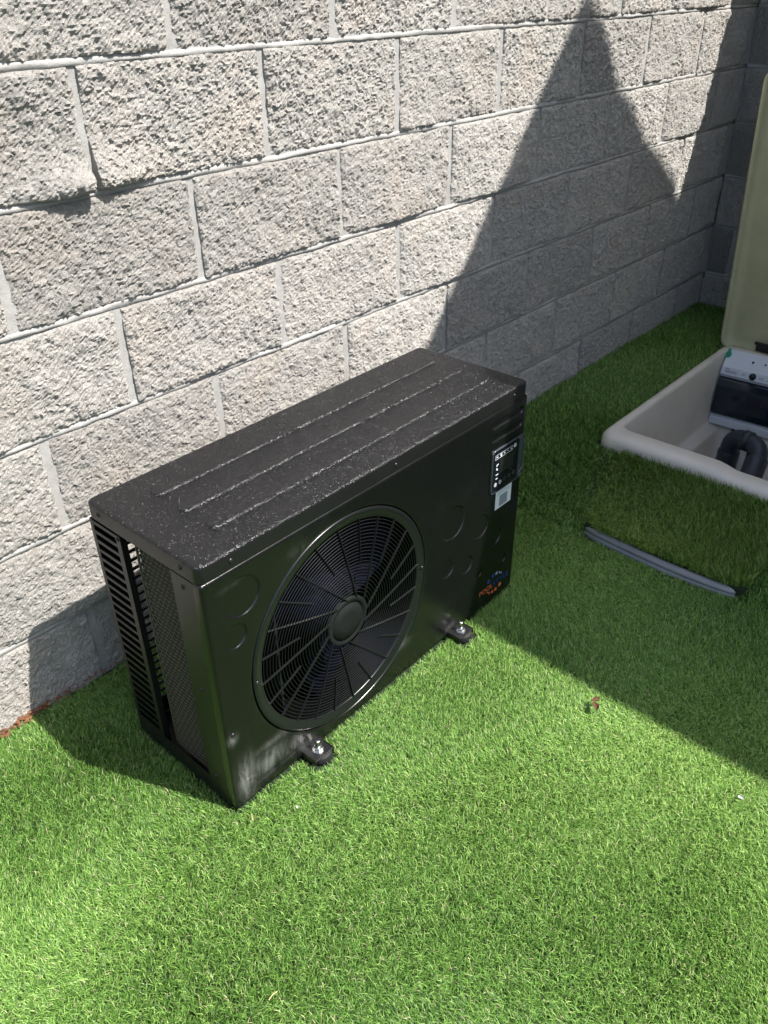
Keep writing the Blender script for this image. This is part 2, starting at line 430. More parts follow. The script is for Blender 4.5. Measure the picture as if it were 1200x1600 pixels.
def build_wall(root, length0, length1, seed, fine_range, offs=0.0, special=None, ext=(0, 0)):
    """blocks along the wall's own x axis between length0 and length1"""
    g = random.Random(seed)
    for c in range(-1, COURSES):
        z0 = JF + 0.2 * c + 0.006
        off = 0.0 if c % 2 == 0 else 0.2            # head joints at off + 0.4 k
        off += offs
        k0 = math.floor((length0 - off) / 0.4)
        x = off + 0.4 * k0
        while x < length1 - 0.02:
            a, b_ = max(x + 0.0078, length0), min(x + 0.3922, length1)
            x += 0.4
            if b_ - a < 0.03: continue
            vis = fine_range[0] < (a + b_) / 2 < fine_range[1] and c <= 5
            me = g.choice(BIG if vis else LOW)
            if special and (c, round(a, 2)) in special: me = special[(c, round(a, 2))]
            o = link('concrete_block', me, None, root, (a + g.uniform(-.002, .002), g.uniform(-.0012, .0010), z0 + g.uniform(-.0012, .0012)))
            if special and (c, round(a, 2)) in special: o.location.x = a
            sx = (b_ - a) / 0.390
            o.scale = (sx, 1, 1)
            o.rotation_euler = (g.uniform(-.005, .008), 0, g.uniform(-.002, .002))
    # head joints: the flat mortar bed behind the blocks
    MB().box((length0 - ext[0], -0.0026, -0.05), (length1 + ext[1], 0.20, JF + 0.2 * COURSES)).build('mortar_core', M_MORTAR, root)
    # bed joints: weathered strips, recessed at the top, proud at the bottom
    for c in range(0, COURSES):
        z = JF + 0.2 * c
        n = int((length1 - length0) / 0.006); t = np.linspace(length0, length1, n + 1)
        gg = np.random.default_rng(seed * 50 + c)
        w1 = vnoise(n + 1, 5, max(4, int((length1 - length0) / 0.05)), 4, gg); w2 = vnoise(n + 1, 5, max(4, int((length1 - length0) / 0.018)), 4, gg)
        V = []
        prof = [(0.004, 0.0066), (-0.0036, 0.0054), (-0.0043, 0.0005), (-0.0048, -0.0044), (0.002, -0.0064)]
        for k, (py, pz) in enumerate(prof):
            for i in range(n + 1):
                V.append((t[i], py + (0.0011 * w1[k, i] + 0.0009 * w2[k, i]) * (1 if 0 < k < 4 else 0), z + pz + 0.0010 * w1[(k + 2) % 5, i] + 0.0007 * w2[(k + 1) % 5, i]))
        F = [(k * (n + 1) + i, k * (n + 1) + i + 1, (k + 1) * (n + 1) + i + 1, (k + 1) * (n + 1) + i) for k in range(4) for i in range(n)]
        me = mesh('bed_joint', V, F, True); link('bed_joint', me, M_MORTAR, root)
        if z > 1.4: pass

wallm = empty('block_wall')
tag(wallm, 'long pale grey split-face concrete block wall behind the black heat pump', 'wall')
spA = block_mesh('concrete_block', 0.390, 501, bulge=(0.36, 0.012, 0.026))
spB = block_mesh('concrete_block', 0.390, 502, bulge=(0.02, 0.012, 0.020))
build_wall(wallm, -1.6, 3.254, 3, (-0.35, 3.3), ext=(0, 0.20), special={(4, 0.0): spA, (4, 0.01): spA, (4, 0.4): spB, (4, 0.41): spB})
wallr = empty('block_wall', (3.25, 0.0, 0.0), -math.pi / 2)
tag(wallr, 'short shaded block wall returning from the far corner behind the open lid', 'wall')
build_wall(wallr, 0.012, 1.44, 5, (-0.1, 0.9), offs=0.11)

# ------------------------------------------------------------------ unseen shed added out of frame, outline shaped to throw the big shadow
TS = 3.0
def gp(x, z): return (x + 0.206 / 1.0 * TS, z + 0.843 * TS + JF)
yg = -0.496 * TS
prof = [gp(0.815, -0.37), gp(1.32, 0.241), gp(1.583, 0.566), gp(1.992, 1.055), gp(2.072, .985), gp(2.16, .905), gp(2.216, .825), gp(2.354, .737),
        gp(2.453, .639), gp(2.634, .533), gp(2.807, .40), gp(3.3, 0.02)]
shed = empty('unseen_shed', (0, 0, 0))
tag(shed, 'unseen cream rendered shed added to cast the gable shadow on the wall corner', 'shed')
top = [(x, z) for x, z in prof]
out = [(top[0][0] + 0.06, -0.02)] + [(x + (0.06 if i == 0 else 0), z - 0.10) for i, (x, z) in enumerate(top)] + [(top[-1][0], -0.02)]
m = MB(); n = len(out)
m.add([(x, yg - 0.03, z) for x, z in out] + [(x, yg - 3.6, z) for x, z in out], [tuple(range(n)), tuple(range(n, 2 * n))[::-1]] + [(i, (i + 1) % n, (i + 1) % n + n, i + n) for i in range(n)])
m.build('wall', M_RENDER, shed)
m = MB(); n = len(top)
lo = [(x, z - 0.09) for x, z in top]; pr = top + lo[::-1]; n = len(pr)
m.add([(x, yg, z) for x, z in pr] + [(x, yg - 3.7, z) for x, z in pr], [(i, (i + 1) % n, (i + 1) % n + n, i + n) for i in range(n)] + [tuple(range(n)), tuple(range(n, 2 * n))[::-1]])
m.build('roof', M_TILE, shed)

# ------------------------------------------------------------------ heat pump
HP = empty('heat_pump', (0.156, -0.516, 0.0), math.atan2(0.006, 0.88))
tag(HP, 'black pool heat pump with round fan grille standing on the artificial grass', 'heat pump')
W, D, ZB, ZS, ZT = 0.890, 0.303, 0.014, 0.535, 0.567

def panel_cdt(x0, x1, y0, y1, rc, rb, feats, hole=None, cols=0):
    """flat sheet with rounded border (rb) and stamped features; returns verts (x, y, depth), faces, outer loop"""
    P = []; E = []; Dp = []
    def loop(pts, dep, closed=True):
        b = len(P)
        for p in pts: P.append(Vector(p)); Dp.append(dep)
        k = len(pts)
        for i in range(k if closed else k - 1): E.append((b + i, b + (i + 1) % k))
    segs = 5
    for i in range(segs + 1):
        a = math.pi / 2 * i / segs
        ins = rb * (1 - math.cos(a)); dep = rb * (1 - math.sin(a))
        loop(rrect(x0 + ins, x1 - ins, y0 + ins, y1 - ins, max(rc - ins, 0.001), 8, 10), dep)
    nout = len(rrect(x0, x1, y0, y1, rc, 8, 10))
    loop(rrect(x0 + rb + .004, x1 - rb - .004, y0 + rb + .004, y1 - rb - .004, max(rc - rb - .004, 0.001), 8, 10), 0.0)
    prof = [(0.0012, 0.0), (0.0, 0.0), (-0.0007, 0.12), (-0.0017, 0.5), (-0.0027, 0.88), (-0.0034, 1.0), (-0.0046, 1.0)]
    for ft in feats:
        if ft[0] == 'c':
            _, cx, cy, r_, dep = ft
            for (dr, k) in prof:
                nn = 56 if r_ > 0.02 else 36
                loop([(cx + (r_ + dr) * math.cos(2 * math.pi * i / nn), cy + (r_ + dr) * math.sin(2 * math.pi * i / nn)) for i in range(nn)], dep * k)
        if ft[0] == 's':
            _, ax, ay, bx_, by, r_, dep = ft
            hor = abs(bx_ - ax) > abs(by - ay)
            for (dr, k) in prof:
                rr = r_ + dr; pts = []
                for i in range(13):
                    a = -math.pi / 2 + math.pi * i / 12 if hor else math.pi * i / 12
                    pts.append((bx_ + rr * math.cos(a), by + rr * math.sin(a)))
                for i in range(13):
                    a = math.pi / 2 + math.pi * i / 12 if hor else math.pi + math.pi * i / 12
                    pts.append((ax + rr * math.cos(a), ay + rr * math.sin(a)))
                loop(pts, dep * k)
    if hole:
        cx, cy, r_ = hole
        for (dr, dep) in ((0.0, 0.0030), (0.0010, 0.0010), (0.0026, 0.0), (0.006, 0.0)):
            loop([(cx + (r_ + dr) * math.cos(2 * math.pi * i / 120), cy + (r_ + dr) * math.sin(2 * math.pi * i / 120)) for i in range(120)], dep)
    vo, eo, fo, ov, oe, of = delaunay_2d_cdt(P, E, [], 0, 1e-6)
    dep = [0.0] * len(vo)
    newout = [None] * nout
    for i, src in enumerate(ov):
        for s_ in src:
            dep[i] = Dp[s_]
            if s_ < nout: newout[s_] = i
    faces = []
    for f in fo:
        cx_ = sum(vo[i].x for i in f) / len(f); cy_ = sum(vo[i].y for i in f) / len(f)
        if hole and math.hypot(cx_ - hole[0], cy_ - hole[1]) < hole[2] * 0.9985: continue
        faces.append(tuple(f))
    return [(v.x, v.y, d) for v, d in zip(vo, dep)], faces, newout

# --- top cover
ribs = [('s', 0.098, dy, 0.832 - 0.0 * i, dy, 0.0150, -0.0027) for i, dy in enumerate((0.229, 0.154, 0.079))]
v, f, ol = panel_cdt(0, W, 0, D, 0.014, 0.0055, ribs)
V = [(x, y, ZT - d) for x, y, d in v]; F = list(f)
b = len(V)
for k in ol: V.append((v[k][0], v[k][1], ZS + 0.0008))
n = len(ol)
for k in range(n): F.append((ol[k], ol[(k + 1) % n], b + (k + 1) % n, b + k))
b2 = len(V)
for k in ol:                                     # turned-in lower lip
    cx, cy = W / 2, D / 2
    V.append((cx + (v[k][0] - cx) * 0.99, cy + (v[k][1] - cy) * 0.97, ZS + 0.0008))
for k in range(n): F.append((b + k, b + (k + 1) % n, b2 + (k + 1) % n, b2 + k))
m = MB(); m.add(V, F, True); cover = m.build('top_cover', M_TOP, HP)
cover.data.materials.append(M_COAT)
cover.data.polygons.foreach_set('material_index', [1 if abs(p_.normal.z) < 0.45 else 0 for p_ in cover.data.polygons])
try:
    cover.data.set_sharp_from_angle(angle=R(40))
except Exception: pass

# --- front panel
circ = [('c', 0.073, 0.474, 0.039, 0.0028), ('c', 0.050, 0.404, 0.0255, 0.0028), ('c', 0.636, 0.326, 0.041, 0.0028), ('c', 0.739, 0.264, 0.031, 0.0028),
        ('c', 0.799, 0.205, 0.027, 0.0028), ('c', 0.621, 0.213, 0.024, 0.0028), ('c', 0.692, 0.184, 0.024, 0.0028), ('c', 0.742, 0.130, 0.0145, 0.0024),
        ('c', 0.838, 0.122, 0.018, 0.0024),
        ('s', 0.770, 0.504, 0.868, 0.504, 0.0095, 0.004), ('s', 0.770, 0.472, 0.868, 0.472, 0.0095, 0.004),
        ('s', 0.060, 0.044, 0.145, 0.044, 0.0070, 0.0022), ('s', 0.036, 0.075, 0.036, 0.14, 0.0070, 0.0018)]
FC = (0.307, 0.271, 0.236)
v, f, ol = panel_cdt(0, W, ZB, ZS, 0.006, 0.0055, circ, FC)
PY = -0.0015                                     # panel stands a hair proud of the cover skirt
V = [(x, PY + d, z) for x, z, d in v]; F = list(f); b = len(V)
for k in ol: V.append((v[k][0], PY + 0.020, v[k][1]))
n = len(ol)
for k in range(n): F.append((ol[k], ol[(k + 1) % n], b + (k + 1) % n, b + k))
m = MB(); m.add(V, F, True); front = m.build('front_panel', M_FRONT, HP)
try: front.data.set_sharp_from_angle(angle=R(40))
except Exception: pass

# --- left side: front strip (return of the panel), rear corner post with slots, open middle
STR = 0.074
MB().box((0.0, 0.0175, ZB), (0.0012, STR, ZS - 0.002), 0.0004).box((0.0012, STR - 0.0012, ZB), (0.014, STR, ZS - 0.002)).build('side_strip', M_COAT, HP)
POST0 = 0.212
def slot_panel(name, horiz_len, place):
    """upright sheet with horizontal slots built as rails and bars; place(a, t, z) -> local point"""
    mm = MB()
    return mm
PITCH = 0.0195; BAR = 0.0070
zlo, zhi = 0.055, ZS - 0.004
nb = int((zhi - zlo) / PITCH)
post = MB()
post.box((0.0, POST0, ZB), (0.0015, POST0 + 0.013, zhi)); post.box((0.0, D - 0.011, ZB), (0.0015, D - 0.001, zhi))
post.box((0.0015, POST0, ZB), (0.012, POST0 + 0.0015, zhi))
post.box((0.0, POST0 + 0.013, ZB), (0.0015, D - 0.011, zlo))
po = post.build('corner_post', M_COAT, HP)
bar_me = None
for i in range(nb + 1):
    z = zlo + i * PITCH
    if bar_me is None:
        mb = MB().box((0.0002, POST0 + 0.013, 0), (0.0013, D - 0.011, BAR), 0.0); o = mb.build('slot_bar', M_COAT, po); bar_me = o.data
        o.location = (0, 0, z)
    else: link('slot_bar', bar_me, None, po, (0, 0, min(z, zhi - BAR)))
# --- rear grille: frame and horizontal bars
rg = MB()
rg.box((0.0015, D - 0.0015, ZB), (0.052, D, zhi)); rg.box((0.40, D - 0.0015, ZB), (0.42, D, zhi)); rg.box((W - 0.02, D - 0.0015, ZB), (W - 0.001, D, zhi))
rg.box((0.052, D - 0.0015, ZB), (0.40, D, zlo)); rg.box((0.42, D - 0.0015, ZB), (W - 0.02, D, zlo))
rgo = rg.build('rear_grille', M_COAT, HP)
bar_me = None
for i in range(nb + 1):
    z = zlo + i * PITCH
    if bar_me is None:
        o = MB().box((0.016, D - 0.0042, 0), (W - 0.02, D - 0.0004, BAR * 0.8)).build('grille_bar', M_COAT, rgo); bar_me = o.data; o.location = (0, 0, z)
    else: link('grille_bar', bar_me, None, rgo, (0, 0, min(z, zhi - BAR)))
# --- right side, base tray, baffle added to keep the interior dark
MB().box((W - 0.0012, 0.0190, ZB), (W, D - 0.002, ZS - 0.002)).build('side_panel', M_COAT, HP)
MB().box((0.001, 0.019, ZB), (W - 0.002, D - 0.006, ZB + 0.003)).box((0.0, STR, ZB), (0.0012, POST0, ZB + 0.040)).build('base_tray', M_COAT, HP)
MB().box((0.150, 0.022, ZB + 0.004), (0.154, 0.19, ZS - 0.01)).box((0.150, 0.19, ZB + 0.004), (0.56, 0.194, ZS - 0.01)).box((0.56, 0.022, ZB + 0.004), (0.564, 0.194, ZS - 0.01)).build('dark_baffle', M_DARK, HP)
# --- coil with hexagonal guard
MB().box((0.018, STR + 0.004, 0.045), (0.045, 0.188, ZS - 0.006)).build('coil', M_FIN, HP)
hexm = MB()
hr = 0.0068; y0, y1, z0, z1 = STR + 0.004, 0.188, 0.045, ZS - 0.006
seen = set(); dyh = hr * math.sqrt(3)
segs = []
j = 0; z = z0
while z < z1 + hr:
    yy = y0 + (dyh / 2 if j % 2 else 0)
    while yy < y1 + dyh / 2:
        pts = [(yy + hr * math.sin(k * math.pi / 3), z + hr * math.cos(k * math.pi / 3)) for k in range(6)]
        for k in range(6):
            p, q = pts[k], pts[(k + 1) % 6]
            key = (round((p[0] + q[0]) * 2e3), round((p[1] + q[1]) * 2e3))
            if key in seen: continue
            seen.add(key)
            if all(y0 - .001 <= c[0] <= y1 + .001 and z0 <= c[1] <= z1 for c in (p, q)): segs.append((p, q))
        yy += dyh
    z += hr * 1.5; j += 1
for p, q in segs:
    hexm.tube([(0.013, p[0], p[1]), (0.013, q[0], q[1])], 0.00105, 4, caps=False)
hexm.box((0.012, y1, z0), (0.016, y1 + 0.002, z1)).box((0.012, y0, z0 - 0.003), (0.016, y1, z0))
hexm.build('coil_guard', M_GUARD, HP)

# --- fan behind the grille
fanc = (FC[0], 0.0, FC[1])
fan = MB().lathe([(0.0, 0.045), (0.050, 0.045), (0.058, 0.052), (0.060, 0.10)], 32, 'Y', fanc, close=False).build('fan', M_FAN, HP)
for k in range(3):
    a0 = 2 * math.pi * k / 3 + 0.5; V = []; F = []
    for i in range(9):
        r_ = 0.055 + (0.212 - 0.055) * i / 8
        for j in range(9):
            s_ = j / 8; span = 1.25 - 0.25 * (i / 8); sweep = 0.35 * (i / 8) ** 2
            a = a0 + sweep + span * (s_ - 0.5)
            V.append((fanc[0] + r_ * math.cos(a), 0.055 + 0.055 * s_ + 0.008 * math.sin(s_ * math.pi), fanc[2] + r_ * math.sin(a)))
    for i in range(8):
        for j in range(8): F.append((i * 9 + j, i * 9 + j + 1, (i + 1) * 9 + j + 1, (i + 1) * 9 + j))
    link('blade', mesh('blade', V, F, True), M_FAN, fan)
MB().lathe([(0.2355, 0.006), (0.228, 0.03), (0.226, 0.10)], 96, 'Y', fanc, close=False).build('fan_shroud', M_SHROUD, HP)
MB().lathe([(0.0, 0.120), (0.235, 0.120)], 48, 'Y', fanc, close=False).build('fan_backplate', M_SHROUD, HP)
# --- grille: outer frame, hub, rings, spokes
gr = MB().lathe([(0.2335, 0.0085), (0.2335, 0.0002), (0.2315, -0.0016), (0.2265, -0.0018), (0.2205, 0.0004), (0.2145, 0.0022), (0.2120, 0.0022), (0.2120, 0.0085), (0.2335, 0.0085)], 120, 'Y', fanc, close=False)
gr = gr.build('fan_grille', M_PLAST, HP)
def gy(r_): return -0.0035 + 0.0065 * (r_ / 0.214) ** 2      # gentle dome
for i in range(22):
    r_ = 0.0610 + (0.2065 - 0.0610) * i / 21
    y_ = gy(r_)
    MB().lathe([(r_ + 0.0007, y_ + 0.0016), (r_ + 0.0007, y_ + 0.0006), (r_, y_), (r_ - 0.0007, y_ + 0.0006), (r_ - 0.0007, y_ + 0.0016), (r_ + 0.0007, y_ + 0.0016)], 96, 'Y', fanc, smooth=False, close=False).build('grille_ring', M_RING, gr)
def spoke(th, rin, wd):
    """swirled spoke: leans along a line that passes beside the hub centre"""
    dof = 0.034; V = []; F = []; nn = 18; Rr = 0.2135
    for i in range(nn + 1):
        r_ = rin + (Rr - rin) * i / nn
        a = th - (math.asin(dof / r_) - math.asin(dof / Rr))
        ca, sa = math.cos(a), math.sin(a)
        # tangent for the width
        a2 = th - (math.asin(dof / (r_ + .001)) - math.asin(dof / Rr))
        tx, tz = (r_ + .001) * math.cos(a2) - r_ * ca, (r_ + .001) * math.sin(a2) - r_ * sa
        L = math.hypot(tx, tz); nx_, nz_ = -tz / L, tx / L
        for (s_, dy) in ((-1, 0.0015), (-0.55, -0.0024), (0.55, -0.0024), (1, 0.0015)):
            V.append((fanc[0] + r_ * ca + nx_ * wd * s_, gy(r_) + dy - 0.0002, fanc[2] + r_ * sa + nz_ * wd * s_))
    for i in range(nn):
        for j in range(3): F.append((i * 4 + j, i * 4 + j + 1, (i + 1) * 4 + j + 1, (i + 1) * 4 + j))
    return mesh('grille_spoke', V, F, False)
for k in range(12):
    link('grille_spoke', spoke(2 * math.pi * (k + 0.10) / 12, 0.050, 0.0012), M_RING, gr)
    link('grille_spoke', spoke(2 * math.pi * (k + 0.60) / 12, 0.128, 0.0010), M_RING, gr)
MB().lathe([(0.053, 0.004), (0.053, -0.003), (0.0510, -0.0045), (0.0440, -0.0048), (0.0425, -0.0012), (0.0400, -0.0012), (0.0385, -0.0052), (0.020, -0.0053), (0.0, -0.0053)], 64, 'Y', fanc, close=False).build('grille_hub', M_HUB, gr)

# --- screws
scr = MB().lathe([(0.0, -0.0026), (0.0028, -0.0024), (0.0042, -0.0012), (0.0047, 0.0), (0.0047, 0.001)], 16, 'Y', (0, 0, 0), close=False)
scr.box((-0.0026, -0.0030, -0.0004), (0.0026, -0.0024, 0.0004))
s0 = scr.build('screw', M_SCREW, front); s0.location = (0.016, PY, 0.202); sme = s0.data
link('screw', sme, None, cover, (0.063, 0.0, 0.550)); link('screw', sme, None, cover, (0.452, 0.0, 0.549)); link('screw', sme, None, cover, (0.838, 0.0, 0.549))
for (dd, z) in ((0.044, 0.552), (0.268, 0.551)):
    link('screw', sme, None, cover, (0.0, dd, z), (0, 0, -math.pi / 2))
for (dd, z) in ((0.046, 0.513), (0.043, 0.295), (0.05, 0.07)):
    link('screw', sme, None, HP, (0.0, dd, z), (0, 0, -math.pi / 2))
link('screw', sme, None, po, (0.0, POST0 + 0.007, 0.524), (0, 0, -math.pi / 2))
for (uu, vv) in ((0.0815, 0.277), (0.532, 0.268)):
    link('screw', sme, None, gr, (uu, -0.001, vv))

# --- control display with protective film, sticker and logo
dsp = empty('control_panel'); dsp.parent = HP
DY = PY
def plate(name, x0, x1, z0, z1, y0, y1, r_, mat, parent):
    mm = MB(); A = rrect(x0, x1, z0, z1, r_, 5)
    B = rrect(x0 + .0006, x1 - .0006, z0 + .0006, z1 - .0006, max(r_ - .0006, .0005), 5)
    mm.loft([[(x, y0, z) for x, z in A], [(x, y1 + .0006, z) for x, z in A], [(x, y1, z) for x, z in B]], smooth=False, capa=True, capb=True)
    return mm.build(name, mat, parent)
plate('film', 0.7640, 0.8865, 0.3345, 0.4430, DY - 0.0001, DY - 0.0022, 0.009, M_FILM, dsp)
plate('screen', 0.7660, 0.8655, 0.3365, 0.4412, DY - 0.0023, DY - 0.0040, 0.008, M_GLASS, dsp)
rim = MB(); pts = rrect(0.7650, 0.8860, 0.3350, 0.4425, 0.009, 6)
rim.tube([(x, DY - 0.0030 + 0.0006 * math.sin(i * 1.7), z) for i, (x, z) in enumerate(pts + pts[:1])], 0.0012, 6, caps=False)
rim.tube([(0.8655, DY - .004, 0.345), (0.872, DY - .006, 0.352), (0.880, DY - .004, 0.3535), (0.886, DY - .005, 0.359)], 0.0017, 6)
rim.tube([(0.872, DY - .004, 0.340), (0.880, DY - .005, 0.343), (0.887, DY - .003, 0.342)], 0.0014, 6)
rim.build('film_edge', M_FILM, dsp)
IY = DY - 0.0042
def flat(name, polys, mat, parent, y=IY):
    mm = MB()
    for p in polys:
        k = len(p); mm.add([(a, y, c) for a, c in p] + [(a, y + .0003, c) for a, c in p], [tuple(range(k)), tuple(range(k, 2 * k))[::-1]] + [(i, (i + 1) % k, (i + 1) % k + k, i + k) for i in range(k)])
    return mm.build(name, mat, parent)
def disc(cx, cz, r_, n=20): return [(cx + r_ * math.cos(2 * math.pi * i / n), cz + r_ * math.sin(2 * math.pi * i / n)) for i in range(n)]
def rect(x0, x1, z0, z1): return [(x0, z0), (x1, z0), (x1, z1), (x0, z1)]
def ringq(cx, cz, r_, t, n=20):
    o_ = disc(cx, cz, r_, n); i_ = disc(cx, cz, r_ - t, n)
    return [[o_[k], o_[(k + 1) % n], i_[(k + 1) % n], i_[k]] for k in range(n)]
lt = 0.0007
flat('icon', [rect(.773, .8395, .4305, .4312), rect(.773, .8395, .4205, .4212), rect(.773, .7737, .4212, .4305), rect(.8388, .8395, .4212, .4305)], M_PRINT, dsp)
flat('icon', [rect(.7765, .7835, .4248, .4270)], M_PRINT, dsp)
flat('icon', [disc(.795, .4258, .0033)], M_PRINT, dsp)
flat('icon', [[(.808 + (.0034 if i % 2 == 0 else .0014) * math.cos(i * math.pi / 4), .4258 + (.0034 if i % 2 == 0 else .0014) * math.sin(i * math.pi / 4)) for i in range(8)]], M_PRINT, dsp)
flat('icon', [rect(.8190, .8215, .4247, .4265), [(.8200, .4265), (.8215, .4285), (.8190, .4275)]], M_PRINT, dsp)
flat('icon', [rect(.8318, .8345, .4240, .4275)], M_PRINT, dsp)
flat('icon', [rect(.8445, .8465, .4238, .4320), rect(.8505, .8525, .4238, .4320), rect(.8465, .8505, .4238, .4262), rect(.8465, .8505, .4298, .4320), disc(.8485, .428, .0010, 8)], M_PRINT, dsp)
flat('icon', [rect(.7790, .7825, .4025, .4062), rect(.7825, .7870, .4050, .4075)], M_PRINT, dsp)
flat('icon', [rect(.7790, .7850, .3935, .3955), rect(.7795, .7825, .3955, .3985), rect(.7825, .7850, .3910, .3935)], M_PRINT, dsp)
flat('icon', [rect(.7785, .7880, .3800, .3820)], M_PRINT, dsp)
flat('icon', [rect(.7790, .7865, .3698, .3718)], M_PRINT, dsp)
flat('icon', ringq(.7800, .3560, .0048, .0011) + [rect(.7785, .7815, .3545, .3575)], M_PRINT, dsp)
flat('icon', ringq(.7980, .3560, .0048, .0011) + [rect(.7973, .7987, .3545, .3590)], M_PRINT, dsp)
flat('lcd_window', [rect(.7935, .8450, .3800, .4150)], M_LCD, dsp)
for bx_ in (.8145, .8325, .8500): flat('button', ringq(bx_, .3580, .0046, .0010) + [rect(bx_ - .0016, bx_ + .0016, .3575, .3587)], M_DIM, dsp)
flat('icon', [rect(.8320, .8395, .3735, .3748)], M_DIM, dsp)
st = flat('sticker', [rect(.7905, .8525, .2815, .3290)], M_STICK, HP, PY - 0.0006)
flat('printed_field', [rect(.8060, .8370, .2860, .3145)], simple('grey_blue_print', (0.22, 0.27, 0.30), 0.6), st, PY - 0.0010)
flat('printed_field', [rect(.7945, .8490, .3185, .3195), rect(.7945, .8490, .3225, .3235), rect(.7945, .8300, .3255, .3262)], simple('grey_text_lines', (0.30, 0.34, 0.37), 0.6), st, PY - 0.0010)
logo = empty('logo'); logo.parent = HP
def text_part(name, s_, x, z, size, mat, sx=1.0):
    cu = bpy.data.curves.new(name, 'FONT'); cu.body = s_; cu.size = size; cu.extrude = 0.0001
    to = bpy.data.objects.new(name, cu); COL.objects.link(to)
    bpy.context.view_layer.update()
    me = bpy.data.meshes.new_from_object(to.evaluated_get(bpy.context.evaluated_depsgraph_get()))
    bpy.data.objects.remove(to)
    me.name = name
    xs_ = [v_.co.x for v_ in me.vertices]; wd = max(xs_) - min(xs_)
    o = link(name, me, mat, logo, (x, PY - 0.0004, z), (math.pi / 2, 0, 0)); o.scale = (sx / wd, 1, 1)
    return o
LZ = 0.006
text_part('lettering', 'POOL', 0.7500, 0.048 + LZ, 0.0190, M_ORANGE, 0.054)
text_part('lettering', 'STYLE', 0.8065, 0.048 + LZ, 0.0190, M_BLUE, 0.064)
for (u_, v_, r_) in ((.787, .074, .0062), (.804, .0815, .0054), (.819, .0815, .0045), (.832, .077, .0034), (.840, .0715, .0026)):
    flat('dot', [disc(u_, v_ + LZ, r_)], M_BLUE if r_ > .0045 else simple('pale_blue_print', (0.30, 0.33, 0.50), 0.5), logo, PY - 0.0005)
for (u_, v_, r_) in ((.837, .037, .0062), (.820, .0325, .0052), (.806, .0325, .0044), (.793, .0360, .0034), (.785, .0425, .0026)):
    flat('dot', [disc(u_, v_ + LZ, r_)], M_ORANGE, logo, PY - 0.0005)

# --- feet with bolts
def foot(u0):
    fo = empty('foot', (u0, 0.0, 0.0)); fo.parent = HP
    MB().box((-0.023, -0.039, 0.0225), (0.023, 0.019, 0.0250), 0.0008).box((-0.0252, -0.039, 0.0135), (-0.0231, 0.019, 0.0262), 0.0005).box((0.0231, -0.039, 0.0135), (0.0252, 0.019, 0.0262), 0.0005).build('bracket', M_COAT, fo)
    MB().lathe([(0.0, 0.0), (0.021, 0.0), (0.0225, 0.003), (0.0225, 0.018), (0.021, 0.0215), (0.0, 0.0215)], 36, 'Z', (0.004, -0.022, 0.0)).build('rubber_pad', M_RUBBER, fo)
    MB().lathe([(0.0048, 0.0288), (0.0115, 0.0288), (0.0115, 0.0305), (0.0048, 0.0305)], 28, 'Z', (0, -0.020, -0.0035), smooth=False).build('washer', M_STEEL, fo)
    MB().lathe([(0.0, 0.0308), (0.0088, 0.0308), (0.0092, 0.0315), (0.0092, 0.0375), (0.0084, 0.0388), (0.0, 0.0388)], 6, 'Z', (0, -0.020, -0.0035), smooth=False).build('nut', M_STEEL, fo)
    pr = [(0.0, 0.0390)]
    zz = 0.0390
    while zz < 0.052: pr += [(0.0052, zz), (0.0047, zz + 0.0007)]; zz += 0.0014
    pr += [(0.0050, 0.0530), (0.0040, 0.0545), (0.0, 0.0547)]
    MB().lathe(pr, 20, 'Z', (0, -0.020, -0.0035)).build('bolt', M_STEEL, fo)
    return fo
foot(0.191); foot(0.655)
for (u0) in (0.191, 0.655):
    MB().box((u0 - 0.026, D - 0.008, 0.0), (u0 + 0.026, D + 0.030, 0.0285), 0.001).build('rear_foot', M_RUBBER, HP)

# ------------------------------------------------------------------ in-ground equipment box with open lid
PB = empty('equipment_box', (0, 0, 0))
tag(PB, 'beige moulded equipment box sunk in the lawn with its olive lid open', 'equipment box')
def pl(x0, x1, y0, y1, r_, z, dip=0.0):
    L = rrect(x0, x1, y0, y1, r_, 8, 24)
    return [(x, y, z - dip * 0.013 * float(sstep(-y, 0.69, 0.75)) * float(1 - sstep(x, 1.95, 2.05))) for x, y in L]
IX0, IX1, IY0, IY1 = 1.868, 2.722, -1.07, -0.362
X0, X1, Y0, Y1 = PBX0, PBX1, PBY0, PBY1
loops = [pl(X0 + .012, X1 - .012, Y0 + .012, Y1 - .012, .045, -0.10), pl(X0, X1, Y0, Y1, .05, .040), pl(X0 + .002, X1 - .002, Y0 + .002, Y1 - .002, .05, .066, 1), pl(X0 + .012, X1 - .012, Y0 + .012, Y1 - .012, .045, .080, 1),
         pl(X0 + .022, X1 - .02, Y0 + .02, Y1 - .02, .04, .0840, 1), pl(IX0 - .008, IX1 + .008, IY0 - .008, IY1 + .008, .045, .0840, 1), pl(IX0 - .002, IX1 + .002, IY0 - .002, IY1 + .002, .042, .0810, 1), pl(IX0, IX1, IY0, IY1, .04, .070, 1),
         pl(IX0 + .006, IX1 - .006, IY0 + .006, IY1 - .006, .04, -.185), pl(IX0 + .014, IX1 - .014, IY0 + .012, IY1 - .012, .04, -.200), pl(IX0 + .05, IX1 - .05, IY0 + .045, IY1 - .045, .035, -.212), pl(IX0 + .056, IX1 - .056, IY0 + .05, IY1 - .05, .035, -.225), pl(IX0 + .07, IX1 - .07, IY0 + .06, IY1 - .06, .03, -.50)]
MB().loft(loops, True, False, True).build('tub', M_BOX, PB)
